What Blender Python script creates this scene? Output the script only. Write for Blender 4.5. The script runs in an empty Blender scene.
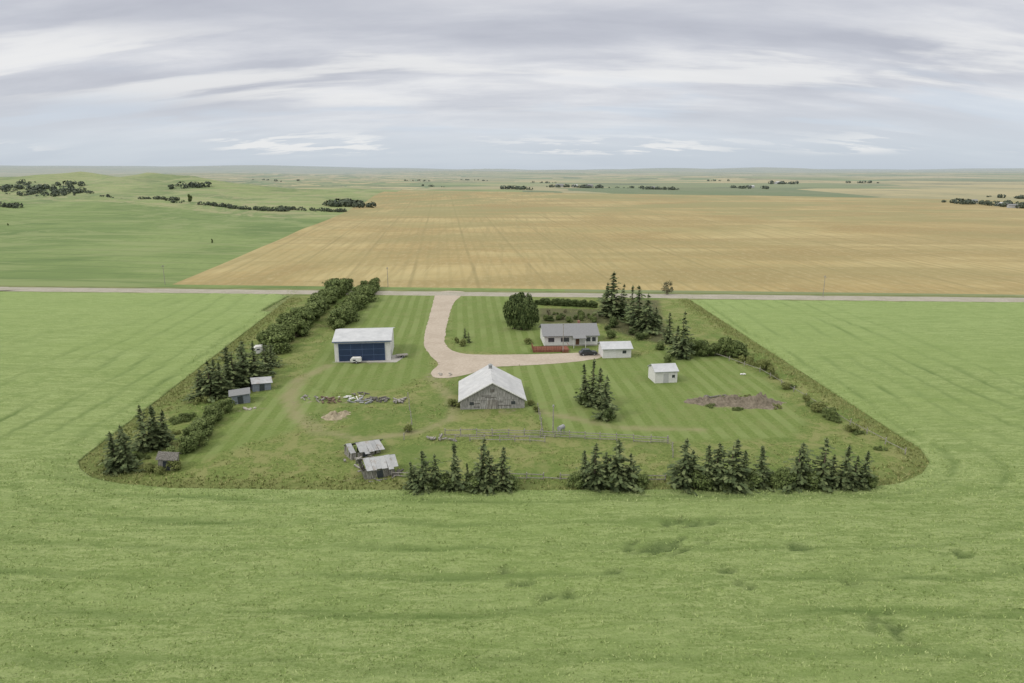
import bpy, bmesh, math, random
from mathutils import Vector, noise, Matrix
random.seed(7)
R=random.Random(11)
scene=bpy.context.scene
# ------------------------------------------------------------------ camera (drone at 45 m)
CH=45.0; PITCH=math.radians(14.25); F=683.0
cam_d=bpy.data.cameras.new("camera"); cam=bpy.data.objects.new("camera",cam_d)
scene.collection.objects.link(cam); scene.camera=cam
cam_d.lens=24; cam_d.sensor_width=36; cam_d.clip_start=0.5; cam_d.clip_end=60000
cam.location=(0,0,CH); cam.rotation_euler=(math.radians(90)-PITCH,0,0)
scene.view_settings.view_transform='Standard'; scene.view_settings.look='None'; scene.view_settings.exposure=0

def sstep(a,b,x):
    t=min(1,max(0,(x-a)/(b-a))); return t*t*(3-2*t)
def terrain(x,y):
    d=math.hypot(x,y)
    h=0.0
    if y>285:
        s=math.exp(-((min(0,x+520))/500)**2) if x<-520 else math.exp(-((x+520)/210)**2)
        crest=600+80*math.sin(x/80)
        f=sstep(300,crest,y) if y<crest else math.exp(-((y-crest)/75)**2)
        h+=20*s*f
        h+=9*s*sstep(310,450,y)*noise.noise(Vector((x/75+.01*y,y/110,1)))
        s=math.exp(-((x+700)/430)**2) if x>-700 else math.exp(-((x+700)/700)**2)
        cr2=1150+130*math.sin(x/120+1)
        f=math.exp(-((y-cr2)/280)**2) if y<cr2 else math.exp(-((y-cr2)/180)**2)
        rg=1-abs(noise.noise(Vector((x/150,y/260,4))))*2
        h+=30*s*f*(.82+.38*rg)
        a=sstep(1700,5000,d)
        h+=a*(9*math.sin(x/900+1.3)*math.cos(y/1300)+7*math.sin(x/430+y/1100+2))-a*3
        b=sstep(6500,15000,d)
        n=noise.noise(Vector((x/3500,y/5000,3.3)))+.5*noise.noise(Vector((x/1500,y/3000,7.3)))
        h+=b*(14+55*n+ (55 if x<-2500 else 0)*sstep(2500,6000,-x))
    return h
def ray(px,py):
    dx=(px-512)/F; dy=-(py-341.5)/F
    c,s=math.cos(PITCH),math.sin(PITCH)
    return Vector((dx, c+dy*s, -s+dy*c))
def G(px,py):
    d=ray(px,py); t=CH/(-d.z); return Vector((d.x*t,d.y*t,0))
def GT(px,py):
    d=ray(px,py); t=100.0
    while t<30000:
        p=Vector((0,0,CH))+d*t
        if p.z<=terrain(p.x,p.y): return Vector((p.x,p.y,terrain(p.x,p.y)))
        t*=1.004
    return None
def mpp(px,py):
    p=G(px,py); z=p.y*math.cos(PITCH)+CH*math.sin(PITCH); return z/F
def vh(px,py,hp):
    p=G(px,py); return hp*mpp(px,py)/math.cos(math.atan2(CH,p.length))

# ------------------------------------------------------------------ node helper
def sc3(c,k): return tuple(q*k for q in c)
class N:
    def __init__(s,name):
        s.m=bpy.data.materials.new(name); s.m.use_nodes=True; s.t=s.m.node_tree; s.n=s.t.nodes; s.n.clear()
        s.out=s.n.new('ShaderNodeOutputMaterial'); s.b=s.n.new('ShaderNodeBsdfPrincipled')
        s.t.links.new(s.b.outputs[0],s.out.inputs[0]); s.b.inputs['Roughness'].default_value=.9
        try: s.b.inputs['Specular IOR Level'].default_value=.12
        except: pass
        s._pos=None
    def L(s,a,b): s.t.links.new(a,b)
    def set(s,sock,v):
        if isinstance(v,bpy.types.NodeSocket): s.L(v,sock)
        else: sock.default_value=v
    def pos(s):
        if not s._pos: s._pos=s.n.new('ShaderNodeNewGeometry').outputs['Position']
        return s._pos
    def obj(s): return s.n.new('ShaderNodeTexCoord').outputs['Object']
    def map(s,v,sc=(1,1,1),rot=0,loc=(0,0,0)):
        m=s.n.new('ShaderNodeMapping'); s.L(v,m.inputs[0]); m.inputs['Scale'].default_value=sc
        m.inputs['Rotation'].default_value=(0,0,rot); m.inputs['Location'].default_value=loc; return m.outputs[0]
    def noise(s,v,sc,det=4,rough=.6,dist=0):
        m=s.n.new('ShaderNodeTexNoise'); s.L(v,m.inputs['Vector']); m.inputs['Scale'].default_value=sc
        m.inputs['Detail'].default_value=det; m.inputs['Roughness'].default_value=rough; m.inputs['Distortion'].default_value=dist
        return m.outputs['Fac']
    def wave(s,v,sc,dist=0,ds=1,dirn='X',prof='SIN'):
        m=s.n.new('ShaderNodeTexWave'); s.L(v,m.inputs['Vector']); m.bands_direction=dirn; m.wave_profile=prof
        m.inputs['Scale'].default_value=sc; m.inputs['Distortion'].default_value=dist; m.inputs['Detail Scale'].default_value=ds
        m.inputs['Detail'].default_value=2
        return m.outputs['Fac']
    def math(s,op,a,b=0.0,c=None):
        m=s.n.new('ShaderNodeMath'); m.operation=op; s.set(m.inputs[0],a); s.set(m.inputs[1],b)
        if c is not None: s.set(m.inputs[2],c)
        return m.outputs[0]
    def step(s,f,a,b,lo=0.0,hi=1.0):
        m=s.n.new('ShaderNodeMapRange'); m.interpolation_type='SMOOTHSTEP'; s.set(m.inputs[0],f)
        m.inputs[1].default_value=a; m.inputs[2].default_value=b; m.inputs[3].default_value=lo; m.inputs[4].default_value=hi
        return m.outputs[0]
    def ramp(s,f,stops,interp='LINEAR'):
        m=s.n.new('ShaderNodeValToRGB'); s.L(f,m.inputs[0]); r=m.color_ramp; r.interpolation=interp
        while len(r.elements)<len(stops): r.elements.new(.5)
        for e,(p,c) in zip(r.elements,stops): e.position=p; e.color=(*c,1)
        return m.outputs[0]
    def mix(s,f,a,b,bl='MIX'):
        m=s.n.new('ShaderNodeMix'); m.data_type='RGBA'; m.blend_type=bl
        s.set(m.inputs[0],f)
        for i,v in ((6,a),(7,b)):
            if isinstance(v,tuple): m.inputs[i].default_value=(*v,1)
            else: s.L(v,m.inputs[i])
        return m.outputs[2]
    def attr(s,name):
        m=s.n.new('ShaderNodeAttribute'); m.attribute_name=name; return m.outputs['Fac']
    def bump(s,h,strength=.5,dist=.1):
        m=s.n.new('ShaderNodeBump'); s.L(h,m.inputs['Height']); m.inputs['Strength'].default_value=strength
        m.inputs['Distance'].default_value=dist; s.L(m.outputs[0],s.b.inputs['Normal'])
    def haze(s,col,k=8500.0):  # aerial haze painted in: base colour fades to blue-grey with distance
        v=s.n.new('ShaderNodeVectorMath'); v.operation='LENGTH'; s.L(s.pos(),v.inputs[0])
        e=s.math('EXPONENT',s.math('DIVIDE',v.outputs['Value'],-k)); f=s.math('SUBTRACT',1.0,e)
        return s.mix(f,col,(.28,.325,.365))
    def col(s,c,k=1.0):
        if k!=1.0: c=s.mix(1.0,c,(k,k,k),'MULTIPLY') if not isinstance(c,tuple) else sc3(c,k)
        if isinstance(c,tuple): s.b.inputs['Base Color'].default_value=(*c,1)
        else: s.L(c,s.b.inputs['Base Color'])
        return s.m

def simple(name,c1,c2,sc=3,rough=.8,bump=0,metal=0,spec=.2,vec=(1,1,1)):
    n=N(name); v=n.map(n.obj(),vec); f=n.noise(v,sc,5)
    n.b.inputs['Roughness'].default_value=rough; n.b.inputs['Metallic'].default_value=metal
    n.b.inputs['Specular IOR Level'].default_value=spec
    if bump: n.bump(f,bump,.05)
    return n.col(n.ramp(f,[(.3,c1),(.7,c2)]))

# ---- ground materials
def m_crop():
    n=N("crop_canopy"); p=n.pos()
    big=n.noise(p,.018,4,.6,.5)
    mid=n.noise(n.map(p,(.07,.20,1),.1),1.0,5,.65,.7)
    rip=n.noise(n.map(p,(.22,.95,1),.05),1.0,6,.75,1.2)
    rip2=n.noise(n.map(p,(.06,.6,1),-.04,(5,2,0)),1.0,5,.65,.8)
    fine=n.noise(n.map(p,(1,1.6,1)),1.5,5,.95)
    vf=n.noise(p,3.5,4,1.0)
    c=n.ramp(fine,[(.38,(.13,.19,.05)),(.47,(.22,.295,.09)),(.55,(.275,.355,.125)),(.64,(.355,.425,.185))])
    c=n.mix(n.step(vf,.45,.57,0,.6),c,(.36,.43,.195))
    c=n.mix(n.step(vf,.46,.37,0,.6),c,(.10,.155,.04))
    c=n.mix(n.step(rip,.48,.55,0,.46),c,(.155,.23,.066))
    c=n.mix(n.step(rip,.47,.41,0,.42),c,(.345,.415,.18))
    c=n.mix(n.step(rip2,.52,.58,0,.42),c,(.165,.24,.07))
    c=n.mix(n.step(mid,.48,.62,0,.35),c,(.30,.38,.15))
    c=n.mix(n.step(big,.45,.60,0,.3),c,(.22,.305,.092))
    c=n.mix(n.math('MULTIPLY',n.attr("track"),n.step(mid,.35,.6,.4,.9)),c,(.125,.19,.055))
    ya=n.n.new('ShaderNodeSeparateXYZ'); n.L(p,ya.inputs[0])
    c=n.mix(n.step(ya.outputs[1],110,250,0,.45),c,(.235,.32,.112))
    c=n.mix(n.math('MULTIPLY',n.attr("lodged"),.8),c,n.ramp(vf,[(.4,(.05,.085,.025)),(.6,(.12,.17,.06))]))
    hgt=n.math('ADD',n.math('MULTIPLY',fine,1.0),n.math('MULTIPLY',rip,1.2))
    n.bump(hgt,.8,.5)
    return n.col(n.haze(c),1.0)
def m_gold():
    n=N("ripe_grain_field"); p=n.pos()
    big=n.noise(p,.007,6,.65,.8); band=n.noise(n.map(p,(.003,.014,1),.25),1.0,6,.7,.6)
    str_=n.noise(n.map(p,(.25,.006,1),-.10),1.0,4,.65)
    fine=n.noise(n.map(p,(1,.4,1)),.4,6,.8)
    c=n.ramp(big,[(.38,(.33,.252,.112)),(.48,(.395,.312,.143)),(.60,(.46,.38,.19))])
    c=n.mix(n.step(band,.44,.58,0,.7),c,(.295,.235,.105))
    c=n.mix(n.step(str_,.47,.62,0,.55),c,(.305,.25,.115))
    c=n.mix(n.step(fine,.48,.64,0,.4),c,(.48,.41,.235))
    w=n.wave(n.map(p,(1,1,1),-.10),.0115,.6,.3,'X')
    c=n.mix(n.math('MULTIPLY',n.step(w,.985,1.0,0,.45),n.step(big,.35,.55)),c,(.23,.195,.09))
    w2=n.wave(n.map(p,(1,1,1),-.10),.06,.8,.3,'X')
    c=n.mix(n.step(w2,.6,1.0,0,.2),c,(.25,.21,.09))
    ya=n.n.new('ShaderNodeSeparateXYZ'); n.L(p,ya.inputs[0])
    gr=n.noise(n.map(p,(.004,.009,1),.1),1.0,6,.75,.4)
    c=n.mix(n.math('MULTIPLY',n.step(ya.outputs[1],280,1000,.25,.9),n.step(gr,.45,.58,0,1)),c,(.275,.262,.12))
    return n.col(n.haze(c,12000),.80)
def m_pasture(name,k1,k2,k3,k4,con=.3):
    n=N(name); p=n.pos()
    big=n.noise(p,.008,5,.65,.6); fine=n.noise(n.map(p,(1,.4,1)),.4,5,.7)
    st=n.noise(n.map(p,(.008,.03,1),-.25),1.0,5,.7,.6)
    c=n.ramp(big,[(.40,k1),(.5,k2),(.60,k3)])
    c=n.mix(n.step(fine,.45,.65,0,.4),c,k1)
    c=n.mix(n.step(st,.48,.58,0,.7),c,k4)
    w=n.wave(n.map(p,(.45,1,1),.35),.018,4.0,.12,'Y')
    c=n.mix(n.step(w,.93,1.0,0,con),c,tuple(q*.65 for q in k1))
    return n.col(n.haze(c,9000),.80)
def m_ditch():
    n=N("roadside_grass"); p=n.pos()
    f=n.noise(n.map(p,(.1,.6,1)),1,6,.7)
    c=n.ramp(f,[(.35,(.08,.11,.035)),(.5,(.13,.155,.055)),(.65,(.20,.20,.09))])
    return n.col(n.haze(c))
def m_far():
    n=N("far_farmland"); p=n.pos()
    v=n.n.new('ShaderNodeTexVoronoi'); v.distance='CHEBYCHEV'; n.L(n.map(p,(.0014,.0016,1),.06),v.inputs['Vector'])
    v.inputs['Scale'].default_value=1.0; v.inputs['Randomness'].default_value=.85
    s=n.n.new('ShaderNodeSeparateColor'); n.L(v.outputs['Color'],s.inputs[0])
    c=n.ramp(s.outputs[0],[(0,(.14,.195,.08)),(.15,(.35,.305,.165)),(.32,(.12,.16,.075)),(.44,(.22,.25,.12)),(.56,(.39,.335,.19)),(.70,(.165,.20,.095)),(.82,(.30,.275,.155))],'CONSTANT')
    f=n.noise(n.map(p,(.003,.0015,1)),1,6,.75)
    c=n.mix(n.step(f,.45,.60,0,.5),c,(.18,.19,.105))
    f2=n.noise(n.map(p,(.0018,.007,1)),1,6,.75)
    c=n.mix(n.step(f2,.55,.62,0,.85),c,(.06,.08,.055))
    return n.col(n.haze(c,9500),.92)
def m_yard():
    n=N("yard_grass"); p=n.pos()
    fine=n.noise(p,1.6,6,.85); mid=n.noise(p,.22,5,.7,.6); big=n.noise(p,.05,5,.65,.5)
    rough=n.ramp(fine,[(.36,(.085,.122,.03)),(.5,(.145,.19,.054)),(.64,(.22,.255,.088))])
    rough=n.mix(n.step(mid,.47,.58,0,.7),rough,(.235,.24,.10))
    rough=n.mix(n.step(big,.48,.60,0,.6),rough,(.10,.16,.038))
    mown=n.ramp(fine,[(.36,(.115,.165,.042)),(.55,(.155,.212,.06)),(.68,(.20,.25,.085))])
    w=n.wave(n.map(p,(1,1,1),-.07),.095,1.0,.3,'X')
    mown=n.mix(n.math('MULTIPLY',n.step(w,.3,.7,0,.55),n.step(big,.40,.58,.35,1)),mown,(.225,.28,.108))
    mown=n.mix(n.step(mid,.48,.64,0,.45),mown,(.19,.215,.082))
    fm=n.step(n.math('ADD',n.attr("mown"),n.math('MULTIPLY',n.math('SUBTRACT',mid,.5),1.3)),.3,.8)
    c=n.mix(fm,rough,mown)
    fv=n.step(n.math('ADD',n.attr("verge"),n.math('MULTIPLY',n.math('SUBTRACT',mid,.5),.9)),.3,.8,0,.6)
    c=n.mix(fv,c,n.ramp(fine,[(.3,(.09,.115,.033)),(.6,(.15,.175,.06)),(.8,(.24,.24,.105))]))
    c=n.mix(n.math('MULTIPLY',n.attr("wheel"),n.step(mid,.3,.6,.5,1)),c,(.27,.25,.14))
    fp=n.attr("plot"); c=n.mix(n.math('MULTIPLY',fp,.85),c,n.ramp(fine,[(.35,(.055,.062,.028)),(.65,(.12,.11,.065))]))
    fb=n.step(n.math('ADD',n.attr("bare"),n.math('MULTIPLY',n.math('SUBTRACT',n.noise(p,.45,6,.85,.5),.5),2.4)),.5,.85)
    c=n.mix(fb,c,n.ramp(n.noise(p,.9,6,.8),[(.38,(.12,.105,.065)),(.5,(.215,.19,.125)),(.62,(.35,.315,.23))]))
    n.bump(fine,.6,.2)
    return n.col(c,.84)
def m_gravel(name,a,b,d,k):
    n=N(name); p=n.pos(); f=n.noise(p,1.5,6,.85); g=n.noise(p,.15,5,.7)
    c=n.ramp(f,[(.38,a),(.62,b)]); c=n.mix(n.step(g,.45,.60,0,.4),c,d)
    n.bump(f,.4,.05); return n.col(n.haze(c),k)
CROP,GOLD,DITCH,FAR,YARD=m_crop(),m_gold(),m_ditch(),m_far(),m_yard()
PAST=m_pasture("green_field",(.125,.19,.058),(.165,.235,.075),(.205,.275,.095),(.235,.285,.118))
PAST2=m_pasture("hill_field",(.15,.21,.075),(.215,.275,.10),(.265,.315,.125),(.325,.315,.17),.3)
GRAV=m_gravel("gravel_drive",(.40,.34,.28),(.52,.455,.385),(.36,.305,.245),.80)
ROADM=m_gravel("road_gravel",(.34,.315,.265),(.44,.41,.355),(.28,.27,.20),.78)

def foliage(name,d,m,l,sc=1.2):
    n=N(name); g=n.n.new('ShaderNodeNewGeometry'); r=g.outputs['Random Per Island']
    f=n.noise(n.obj(),sc,3); oi=n.n.new('ShaderNodeObjectInfo').outputs['Random']
    x=n.math('ADD',n.math('MULTIPLY',r,.45),n.math('MULTIPLY',f,.55))
    c=n.ramp(x,[(.2,d),(.5,m),(.8,l)])
    c=n.mix(n.math('MULTIPLY',oi,.5),c,n.mix(.5,c,d))
    n.b.inputs['Roughness'].default_value=.75
    return n.col(c)
SPR=foliage("spruce_needles",(.045,.066,.03),(.095,.125,.054),(.18,.21,.095))
BSH=foliage("shrub_leaves",(.055,.078,.027),(.112,.15,.05),(.195,.235,.088))
BSD=foliage("dark_leaves",(.036,.056,.021),(.078,.108,.038),(.14,.172,.064))
BSY=foliage("yellow_green_leaves",(.08,.10,.03),(.16,.185,.062),(.26,.28,.108))
BSB=foliage("brown_green_leaves",(.09,.085,.05),(.15,.145,.085),(.22,.21,.13))
GRS=foliage("tall_grass_blades",(.16,.185,.06),(.23,.25,.095),(.34,.33,.16),.05)
CPL=foliage("crop_plants",(.20,.28,.085),(.31,.385,.145),(.46,.51,.26),.05)
def m_fartree():
    n=N("far_foliage"); g=n.n.new('ShaderNodeNewGeometry'); c=n.ramp(g.outputs['Random Per Island'],[(0,(.035,.048,.028)),(1,(.08,.098,.05))])
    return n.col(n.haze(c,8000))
FART=m_fartree()
BARK=simple("bark",(.07,.055,.04),(.15,.12,.09),6,vec=(1,1,.2))
def m_wood(name,a,b,c_,sc=3.0):
    n=N(name); o=n.obj(); w=n.wave(n.map(o,(1,1,1)),sc,1,.5,'X','SAW'); f=n.noise(n.map(o,(3,3,.4)),2,5,.75)
    c=n.ramp(f,[(.38,a),(.5,b),(.62,c_)]); c=n.mix(n.step(w,.85,.98,0,.6),c,tuple(q*.35 for q in a)); return n.col(c)
WOOD=m_wood("weathered_board",(.14,.13,.12),(.24,.23,.215),(.38,.37,.35))
BARNW=m_wood("barn_boards",(.16,.157,.152),(.28,.275,.267),(.44,.435,.425),2.0)
WOODD=m_wood("dark_weathered_board",(.07,.065,.058),(.13,.125,.115),(.22,.21,.195))
RAIL=simple("fence_wood",(.18,.17,.15),(.36,.34,.315),4)
DECK=m_wood("stained_deck",(.14,.06,.042),(.20,.085,.06),(.25,.115,.08),6)
def m_metal(name,a,b,sc=1.5,rust=0,axis='X',rc=(.19,.14,.10)):
    n=N(name); o=n.obj(); w=n.wave(o,sc,0,1,axis); f=n.noise(o,.35,6,.75)
    c=n.ramp(f,[(.36,a),(.62,b)]); c=n.mix(n.step(w,.8,1,0,.35),c,tuple(x*.6 for x in a))
    if rust: c=n.mix(n.step(n.noise(n.map(o,(1,1,1)),.9,6,.75),.50,.62,0,rust),c,rc)
    n.b.inputs['Roughness'].default_value=.5; n.bump(w,.4,.03); n.b.inputs['Specular IOR Level'].default_value=.4
    return n.col(c)
ROOFW=m_metal("white_metal_roof",(.36,.375,.40),(.46,.475,.50),1.2)
ROOFB=m_metal("barn_metal_roof",(.38,.39,.41),(.51,.52,.535),1.0,.3,'Y',(.30,.295,.29))
ROOFR=m_metal("rusty_metal_roof",(.28,.29,.305),(.42,.43,.445),1.5,.5)
SHING=simple("grey_shingle",(.15,.155,.165),(.23,.235,.245),7)
WHITE=simple("white_siding",(.54,.54,.535),(.64,.64,.635),2)
WTRIM=simple("white_trim",(.60,.60,.60),(.68,.68,.68),2)
NAVY=m_metal("navy_metal_door",(.014,.029,.07),(.02,.04,.095),1.2)
BLUE=simple("blue_trim",(.065,.10,.18),(.08,.12,.21),2)
GLASS=simple("dark_window_glass",(.03,.035,.045),(.06,.07,.085),1,.15,spec=.6)
CONC=simple("concrete",(.28,.27,.255),(.38,.37,.35),3)
RUBBER=simple("tyre_rubber",(.02,.02,.02),(.035,.035,.035),3)
STEEL=simple("grey_steel",(.19,.20,.21),(.31,.32,.33),3,.5)
RUST=simple("rusted_steel",(.10,.07,.05),(.18,.135,.10),4)
CARP=simple("dark_car_paint",(.02,.022,.028),(.035,.038,.045),1,.25,spec=.6)
BLUEG=simple("blue_grey_boards",(.14,.165,.20),(.24,.265,.31),3)
DIRT=simple("dirt",(.085,.073,.055),(.21,.18,.14),2.0,bump=.8)
DIRTT=simple("tan_dirt",(.16,.135,.09),(.36,.315,.23),2.0,bump=.8)
STONE=simple("stone",(.22,.20,.18),(.40,.38,.34),3)

def newobj(name,data,mats=(),parent=None):
    o=bpy.data.objects.new(name,data); scene.collection.objects.link(o)
    if data is not None and hasattr(data,'materials') and not len(data.materials):
        for m in mats: data.materials.append(m)
    if parent: o.parent=parent
    return o
def mesh(name,v,f,mats=(),parent=None,smooth=False):
    me=bpy.data.meshes.new(name); me.from_pydata([tuple(a) for a in v],[],f); me.update()
    if smooth: me.polygons.foreach_set('use_smooth',[True]*len(me.polygons))
    return newobj(name,me,mats,parent)
def tag(o,label,cat,group=None):
    o["label"]=label; o["category"]=cat
    if group: o["group"]=group
def structure(o): o["kind"]="structure"

# ------------------------------------------------------------------ ground sheet
def graded(lims):
    out=[]
    for a,b,s in lims:
        x=a
        while x<b-1e-6: out.append(x); x+=s
    out.append(lims[-1][1]); return out
xs=graded([(-16000,-4000,500),(-4000,-1400,100),(-1400,-100,20),(-100,400,60),(400,2000,100),(2000,4000,200),(4000,16000,500)])
ys=graded([(-300,280,60),(280,1000,18),(1000,2000,30),(2000,4400,120),(4400,20000,400)])
bm=bmesh.new()
vv=[[bm.verts.new((x,y,0)) for x in xs] for y in ys]
for j in range(len(ys)-1):
    for i in range(len(xs)-1): bm.faces.new((vv[j][i],vv[j][i+1],vv[j+1][i+1],vv[j+1][i]))
def cut(bm,a,b,tp=None):
    d=(b-a).normalized(); nrm=Vector((-d.y,d.x,0))
    bmesh.ops.bisect_plane(bm,geom=bm.verts[:]+bm.edges[:]+bm.faces[:],plane_co=a,plane_no=nrm,dist=1e-4)
def inpoly(x,y,P):
    c=False; n=len(P); j=n-1
    for i in range(n):
        if (P[i].y>y)!=(P[j].y>y) and x<(P[j].x-P[i].x)*(y-P[i].y)/(P[j].y-P[i].y)+P[i].x: c=not c
        j=i
    return c
roadL,roadR=G(0,289),G(1024,300)
rd=(roadR-roadL).normalized(); rn=Vector((-rd.y,rd.x,0))
gold=[G(172,284.5),G(1024,297)+rd*500,Vector((1500,760,0)),Vector((780,960,0)),Vector((420,1180,0)),Vector((-60,1330,0)),Vector((-236,1500,0))]
for i in range(len(gold)): cut(bm,gold[i],gold[(i+1)%len(gold)])
dl=roadL+rn*8; cut(bm,dl,dl+rd)
farline=[Vector((-3000,2000,0)),Vector((-236,1500,0)),Vector((1500,1200,0))]
cut(bm,farline[0],farline[1])
hl=[Vector((-900,660,0)),Vector((-130,620,0))]; cut(bm,hl[0],hl[1])
hn=Vector((40,770,0)).normalized()
for f in bm.faces:
    c=f.calc_center_median(); f.smooth=True
    hill=(c-hl[0]).dot(hn)>0
    if inpoly(c.x,c.y,gold): f.material_index=1
    elif (c-dl).dot(rn)<0: f.material_index=3
    elif (c.x<-236 and c.y<2000-(c.x+3000)*.181 and c.x>-3000) or (c.x<gold[0].x and c.y<1500) or (c.x<0 and c.y<1500): f.material_index=5 if hill else 2
    else: f.material_index=4
for v in bm.verts: v.co.z=terrain(v.co.x,v.co.y)
bmesh.ops.triangulate(bm,faces=[f for f in bm.faces if len(f.verts)>4])
me=bpy.data.meshes.new("ground"); bm.to_mesh(me); bm.free()
gr=newobj("ground",me,(DITCH,GOLD,PAST,DITCH,FAR,PAST2)); structure(gr)

# ------------------------------------------------------------------ yard polygon
YP=[G(*p) for p in [(300,290),(78,462),(80,470),(92,479),(120,485),(170,489),(300,491),(600,491.5),(860,489.5),(900,484.5),(922,475),(930,463),(921,450),(690,300)]]
def dist_seg(x,y,a,b):
    px,py=b.x-a.x,b.y-a.y; t=((x-a.x)*px+(y-a.y)*py)/(px*px+py*py); t=max(0,min(1,t))
    return math.hypot(x-a.x-t*px,y-a.y-t*py)
def pdist(x,y,P,closed=True):
    n=len(P); return min(dist_seg(x,y,P[i],P[(i+1)%n]) for i in range(n if closed else n-1))
YE=list(YP)
# crop canopy
bm=bmesh.new()
cxs=graded([(-340,-110,3.0),(-110,110,1.0),(110,340,3.0)]); cys=graded([(-40,44,4),(44,130,.8),(130,280,2.6)])
vv=[[bm.verts.new((x,y,0)) for x in cxs] for y in cys]
for j in range(len(cys)-1):
    for i in range(len(cxs)-1): bm.faces.new((vv[j][i],vv[j][i+1],vv[j+1][i+1],vv[j+1][i]))
ce=roadL-rn*8
for i in range(len(YP)): cut(bm,YP[i],YP[(i+1)%len(YP)])
cut(bm,ce,ce+rd)
kill=[f for f in bm.faces if inpoly(*f.calc_center_median().xy,YP) or (f.calc_center_median()-ce).dot(rn)>0 or ((f.calc_center_median().x>YP[0].x and f.calc_center_median().x<YP[-1].x) and f.calc_center_median().y>215)]
bmesh.ops.delete(bm,geom=kill,context='FACES')
lod=bm.verts.layers.float.new("lodged"); trk=bm.verts.layers.float.new("track")
spots=[(G(560,602),2.0,.8),(G(572,598),1.2,.6),(G(520,588),1.3,.6),(G(690,526),2.2,1.0),(G(662,550),2.6,1.3),(G(640,553),1.6,1.0),(G(675,560),1.3,.8),(G(885,632),1.7,1.5),(G(800,552),1.4,.9),(G(745,590),1.0,.6),(G(960,560),1.5,.7),(G(725,575),1.2,.7),(G(700,545),1.2,.7),(G(505,575),1,.5),(G(850,590),1,.6),(G(620,575),1,.6)]
def cz(x,y,d):
    z=.62+.30*noise.noise(Vector((x/6+.3*math.sin(y/5),y/2.0,0)))+.18*noise.noise(Vector((x/2.4,y/1.2,5)))+.22*noise.noise(Vector((x/30,y/15,9)))
    l=0
    for c,a,b in spots:
        q=((x-c.x)/a)**2+((y-c.y)/b)**2
        if q<7: l=max(l,sstep(1.5,.0,q+5.0*noise.noise(Vector((x/1.2,y/.8,2)))))
    dd=d+2.5*noise.noise(Vector((x/25,y/25,6))); m=(dd%6.5)-3.2
    t=sstep(.9,.1,abs(m))*sstep(75,25,d)*(.7+1.0*noise.noise(Vector((x/18,y/18,2))))
    return z*(.35+.65*sstep(0,4.5,d))-.45*l-.15*t, l, t
bedges=[e for e in bm.edges if e.is_boundary]
for v in bm.verts:
    x,y=v.co.x,v.co.y
    z,l,t=cz(x,y,pdist(x,y,YE,False)); v[lod]=l; v[trk]=t; v.co.z=z
for f in bm.faces: f.smooth=True
ex=bmesh.ops.extrude_edge_only(bm,edges=bedges)
for g in ex['geom']:
    if isinstance(g,bmesh.types.BMVert): g.co.z=0.0
me=bpy.data.meshes.new("crop_field"); bm.to_mesh(me); bm.free()
cr=newobj("crop_field",me,(CROP,)); cr["kind"]="stuff"; tag(cr,"pale green crop surrounding the farmyard","crop")
# plant tops standing above the canopy
v=[];f=[]
def ctop(x,y,d,s):
    z,l,t=cz(x,y,d)
    if l>.4: return
    a=R.uniform(0,3.14); w=R.uniform(.04,.09)*s; u=Vector((math.cos(a),math.sin(a),0))*w
    p=Vector((x,y,z-.03)); tp=Vector((R.uniform(-.18,.18),R.uniform(-.18,.18),R.uniform(.08,.28)))*s; i=len(v)
    v.extend([p-u,p+u,p+tp]); f.append((i,i+1,i+2))
for k in range(70000):
    y=48+52*R.random(); x=R.uniform(-1,1)*(y*.80+14)
    if R.random()>.2+.8*sstep(-.2,.2,noise.noise(Vector((x/3,y/1.2,8)))): continue
    if inpoly(x,y,YP): continue
    d=pdist(x,y,YE,False); ctop(x,y,d,1.1)
for k in range(16000):
    i=R.randrange(len(YE)-1); a,b=YE[i],YE[i+1]
    if R.random()>(b-a).length/120: continue
    q=a.lerp(b,R.random()); x=q.x+R.uniform(-4,4); y=q.y+R.uniform(-4,4)
    if inpoly(x,y,YP): continue
    ctop(x,y,pdist(x,y,YE,False),1.5)
o=mesh("crop_plants",v,f,(CPL,)); o["kind"]="stuff"; tag(o,"feathery pale green crop tops above the canopy","crop")

# yard sheet
bm=bmesh.new()
xs2=graded([(-110,130,1.2)]); ys2=graded([(80,260,1.2)])
vv=[[bm.verts.new((x,y,.03)) for x in xs2] for y in ys2]
for j in range(len(ys2)-1):
    for i in range(len(xs2)-1): bm.faces.new((vv[j][i],vv[j][i+1],vv[j+1][i+1],vv[j+1][i]))
for i in range(len(YP)-1): cut(bm,YP[i],YP[i+1])
rt=roadL-rn*4; cut(bm,rt,rt+rd)
YP2=[YP[0]+(YP[0]-YP[1]).normalized()*20]+YP[1:-1]+[YP[-1]+(YP[-1]-YP[-2]).normalized()*20]
kill=[f for f in bm.faces if not inpoly(*f.calc_center_median().xy,YP2) or (f.calc_center_median()-rt).dot(rn)>0]
bmesh.ops.delete(bm,geom=kill,context='FACES')
lawns=[[G(*p) for p in q] for q in [
 [(352,292),(436,291),(424,335),(428,372),(395,388),(330,392),(305,372),(338,335)],
 [(452,297),(505,295),(540,300),(540,345),(530,352),(455,350)],
 [(470,376),(530,364),(640,358),(680,345),(715,350),(768,385),(800,420),(790,436),(690,440),(560,434),(530,410)],
 [(290,380),(330,395),(290,430),(210,455),(185,465),(235,420)]]]
plots=[[G(*p) for p in q] for q in [[(536,308),(600,309),(612,328),(600,324),(540,323)],[(600,300),(660,300),(668,345),(640,340),(604,328)]]]
wtr=[[G(*p) for p in q] for q in [[(330,366),(300,380),(292,398),(300,415),(325,432),(360,440),(420,432),(450,420),(455,405)],[(325,366),(295,381),(286,398),(294,417),(320,435)],[(430,378),(445,392),(452,405)],[(540,412),(620,428),(700,430)]]]
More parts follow.
